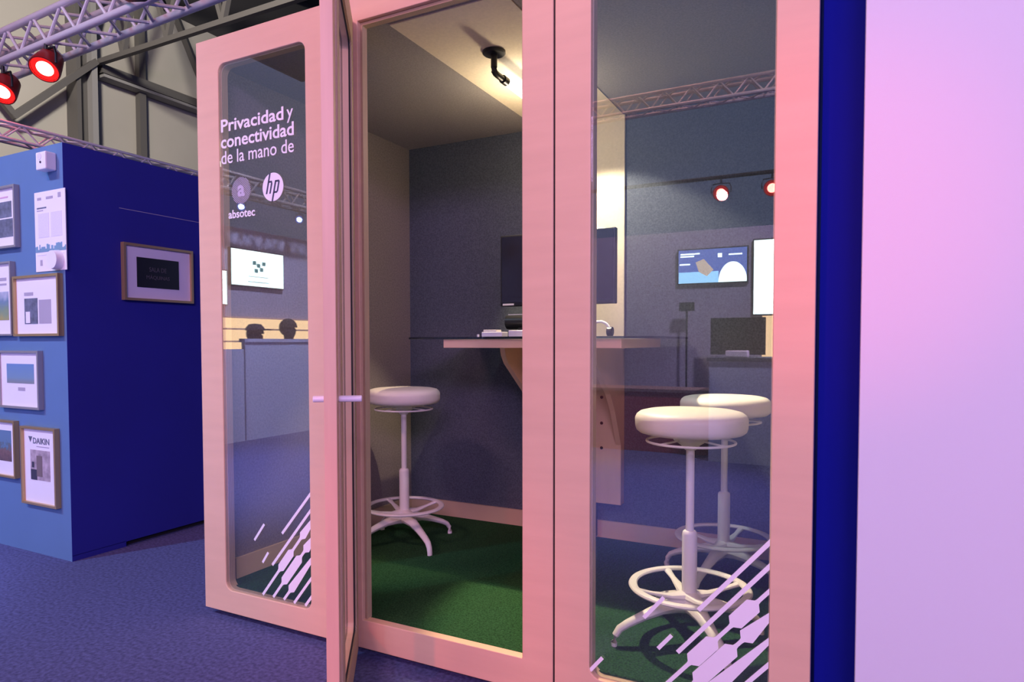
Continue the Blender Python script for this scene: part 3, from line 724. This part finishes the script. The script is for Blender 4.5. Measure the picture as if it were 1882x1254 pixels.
screen('wall_screen', 'blue banner display with white badge, mirrored in the right pane', (-1.515, -4.95, 1.88), PI, .83, .42, M_scrb, ex2)
screen('wall_screen', 'tall pale display mirrored beside the right frame stile', (-.72, -4.95, 1.47), PI, .60, .90, M_scrw)
# counters
M_counter = mat('pale_blue_counter', (.42,.48,.62), .6)
ct = thing('reception_counter', 'long pale counter mirrored in the left pane', 'counter', (-6.2, -3.15, 0))
lb(ct, 'front', M_counter, 0, .06, -1.8, 1.44, 0, 1.14); lb(ct, 'top', M_counter, -.02, .08, -1.82, 1.46, 1.14, 1.18); lb(ct, 'low_return', M_counter, .0, .06, 1.46, 2.3, 0, 1.06)
ct2 = thing('reception_counter', 'pale blue counter mirrored low in the right pane', 'counter', (.3, -2.75, 0))
lb(ct2, 'front', M_counter, -1.45, 1.4, -.06, 0, 0, .95); lb(ct2, 'top', M_slate, -1.47, 1.42, -.6, .02, .95, .985)
M_shelfglow = emis('warm_backlight', (1.0,.66,.38), 4.0)
sh = thing('backlit_shelf', 'warm backlit shelf behind the counter, mirrored in the left pane', 'shelf', (-6.98, -3.6, 1.0))
lb(sh, 'glowing_back', M_shelfglow, 0, .02, -1.8, 1.5, 0, .46)
for z in (0, .15, .31, .46): lb(sh, 'shelf_board', M_birch, 0, .08, -1.8, 1.5, z-.01, z+.01)
tvb = thing('counter_monitor', 'dark screen standing by the rear counter, mirrored in the right pane', 'monitor', (-1.15, -4.6, 0))
lb(tvb, 'display', M_screen, -.31, .31, -.02, .02, .98, 1.42); lb(tvb, 'pole', M_blackm, -.02, .02, -.02, .02, 0, .98)
lb(tvb, 'foot', M_blackm, -.2, .2, -.15, .15, 0, .02)
ms = thing('music_stand', 'thin stand with flat head mirrored in the right pane', 'stand', (-1.79, -4.8, 0))  # dark silhouette of a music stand, carries no lamp
lb(ms, 'head', M_black, -.09, .09, -.03, .03, 1.52, 1.63); lb(ms, 'pole', M_black, -.01, .01, -.01, .01, .02, 1.52); lb(ms, 'foot', M_black, -.15, .15, -.15, .15, 0, .02)
lb_ = NB(); bx(lb_, -.92, -.60, -4.99, -4.97, .95, 1.45)
tag(ob('lit_panel', lb_, M_shelfglow), 'warm lit panel below the tall pale display', 'panel')
# rear lighting truss with lamps
truss('lighting_truss', 'rear silver truss mirrored faintly in the right pane', (-4.0, -4.92, 4.15), (3.0, -4.92, 4.15), .2, .2, .0235, .011, .17, M_alu)
par((-1.41, -4.93, 2.98), (-.8, 1.9, 1.5), 'red stage lamp on the rear truss, mirrored in the right pane, left one', 'red lamps on the rear truss')
par((-.82, -4.93, 2.98), (-.6, 1.9, 1.3), 'red stage lamp on the rear truss, mirrored against the right stile', 'red lamps on the rear truss')
M_bluelens = emis('blue_white_lens', (.55,.70,1.0), 20)
M_bluerim = emis('blue_rim', (.2,.3,1.0), 1.5)
truss('lighting_truss', 'side grey truss above the counter, mirrored in the left pane', (-6.62, -5.5, 2.925), (-6.62, -.5, 2.925), .2, .2, .0235, .011, .17, M_steel_l)
par((-6.6, -2.09, 2.80), (-2, 1.9, 1.2), 'bluish white stage lamp mirrored under the absotec logo', 'white lamps on the side truss', M_bluelens, M_bluerim, s=.6)
par((-6.6, -3.07, 2.80), (-2, 1.9, 1.2), 'bluish white stage lamp mirrored at the right of the left pane', 'white lamps on the side truss', M_bluelens, M_bluerim, s=.6)

rc = thing('red_band_counter', 'low counter added for the red band mirrored in the right pane, red light painted into it', 'counter', (-2.0, -3.05, 0))
lb(rc, 'front', mat('red_lit_paint', (.30,.035,.04), .6), -1.6, .82, -.05, 0, 0, .62)  # added block; red stage light is put into the front's colour
lb(rc, 'top', mat('brown_worktop', (.22,.15,.13), .6), -1.6, .82, -.45, .02, .62, .65)
# two people behind the counter, seen only as dark silhouettes in the left pane
M_skin = mat('skin', (.40,.24,.17), .6); M_cloth = mat('dark_clothing', (.02,.02,.03), .9); M_hair = mat('dark_hair', (.015,.012,.01), .8)
def person(loc, rz, h, label, cap):
    t = thing('person', label, 'person', loc, rz, None)
    V = [(0,0,.52),(0,0,.66),(0,0,.80),(0,0,.90),(0,0,.97),(0,.01,1.02),(0,.02,1.07),(0,.02,1.14),
         (.10,0,.90),(.165,0,.87),(.195,-.02,.66),(.17,.14,.52),(-.10,0,.90),(-.165,0,.87),(-.195,-.02,.66),(-.17,.14,.52),
         (.09,0,.50),(.11,.32,.47),(.11,.33,.08),(-.09,0,.50),(-.11,.32,.47),(-.11,.33,.08),(.11,.39,.04),(-.11,.39,.04)]
    E_ = [(0,1),(1,2),(2,3),(3,4),(4,5),(5,6),(6,7),(3,8),(8,9),(9,10),(10,11),(3,12),(12,13),(13,14),(14,15),(0,16),(16,17),(17,18),(0,19),(19,20),(20,21),(18,22),(21,23)]
    Rr = [.14,.13,.14,.12,.055,.06,.088,.085,.08,.055,.045,.03,.08,.055,.045,.03,.085,.065,.04,.085,.065,.04,.035,.035]
    me = bpy.data.meshes.new('body'); me.from_pydata([Vector(v)*h for v in V], E_, []); o = bpy.data.objects.new('body', me); COL.objects.link(o); o.parent = t
    me.materials.append(M_cloth)
    sk = o.modifiers.new('skin', 'SKIN'); me.skin_vertices.new() if not me.skin_vertices else None
    for i, sv in enumerate(me.skin_vertices[0].data): sv.radius = (Rr[i]*h, Rr[i]*h*.85); sv.use_root = (i == 0)
    sb_ = o.modifiers.new('smooth', 'SUBSURF'); sb_.levels = 2; sb_.render_levels = 2
    bm = NB(); bmesh.ops.create_uvsphere(bm, u_segments=20, v_segments=12, radius=.102*h); bmesh.ops.scale(bm, vec=(.92,1.05,1.0), verts=bm.verts)
    geo = [v for v in bm.verts if v.co.z < -.02*h and v.co.y > -.01*h]; bmesh.ops.delete(bm, geom=geo, context='VERTS'); bmesh.ops.translate(bm, vec=(0,.0,1.125*h), verts=bm.verts)
    ob('hair', bm, M_hair, t, smooth=True)
    if cap:
        bm = NB(); lathe(bm, [(0,1.245*h),(.07*h,1.235*h),(.106*h,1.19*h),(.110*h,1.165*h)], 24); bx(bm, -.06*h, .06*h, .05*h, .19*h, 1.165*h, 1.178*h)
        ob('cap', bm, M_cloth, t, smooth=True)
    return t
def chair(loc, rz):
    t = thing('office_stool', 'dark stool under a seated person behind the long counter', 'stool', loc, rz, 'stools behind the counter')
    bm = NB(); lathe(bm, [(0,0),(.19,0),(.2,-.03),(.18,-.06),(0,-.06)], 24); bmesh.ops.translate(bm, vec=(0,0,.42), verts=bm.verts); ob('seat', bm, M_black, t)
    bm = NB(); tube(bm, (0,0,.02), (0,0,.37), .025); ob('pole', bm, M_blackm, t)
    bm = NB(); lathe(bm, [(0,.02),(.18,.012),(.19,0),(0,0)], 24); ob('foot', bm, M_blackm, t)
person((-6.69, -2.36, 0.0), -PI/2, 1.107, 'seated person with a cap in dark clothing behind the counter, mirrored as a silhouette', True)
person((-6.69, -2.93, 0.0), -PI/2, 1.19, 'seated person in dark clothing without cap behind the counter, mirrored silhouette', False)
chair((-6.69, -2.36, 0), 0); chair((-6.69, -2.93, 0.0), 0)

bm = NB(); bx(bm, -1.02, -.82, -2.98, -2.84, .986, 1.05); tag(ob('paper_box', bm, M_paper, bevel=.01), 'white box on the pale blue counter, mirrored under the dark screen', 'box')

bm = NB(); tube(bm, (-4, -4.93, 3.175), (3, -4.93, 3.175), .025); tag(ob('lighting_bar', bm, M_blackm, smooth=True), 'dark lighting bar carrying two red lamps, mirrored in the right pane', 'bar')
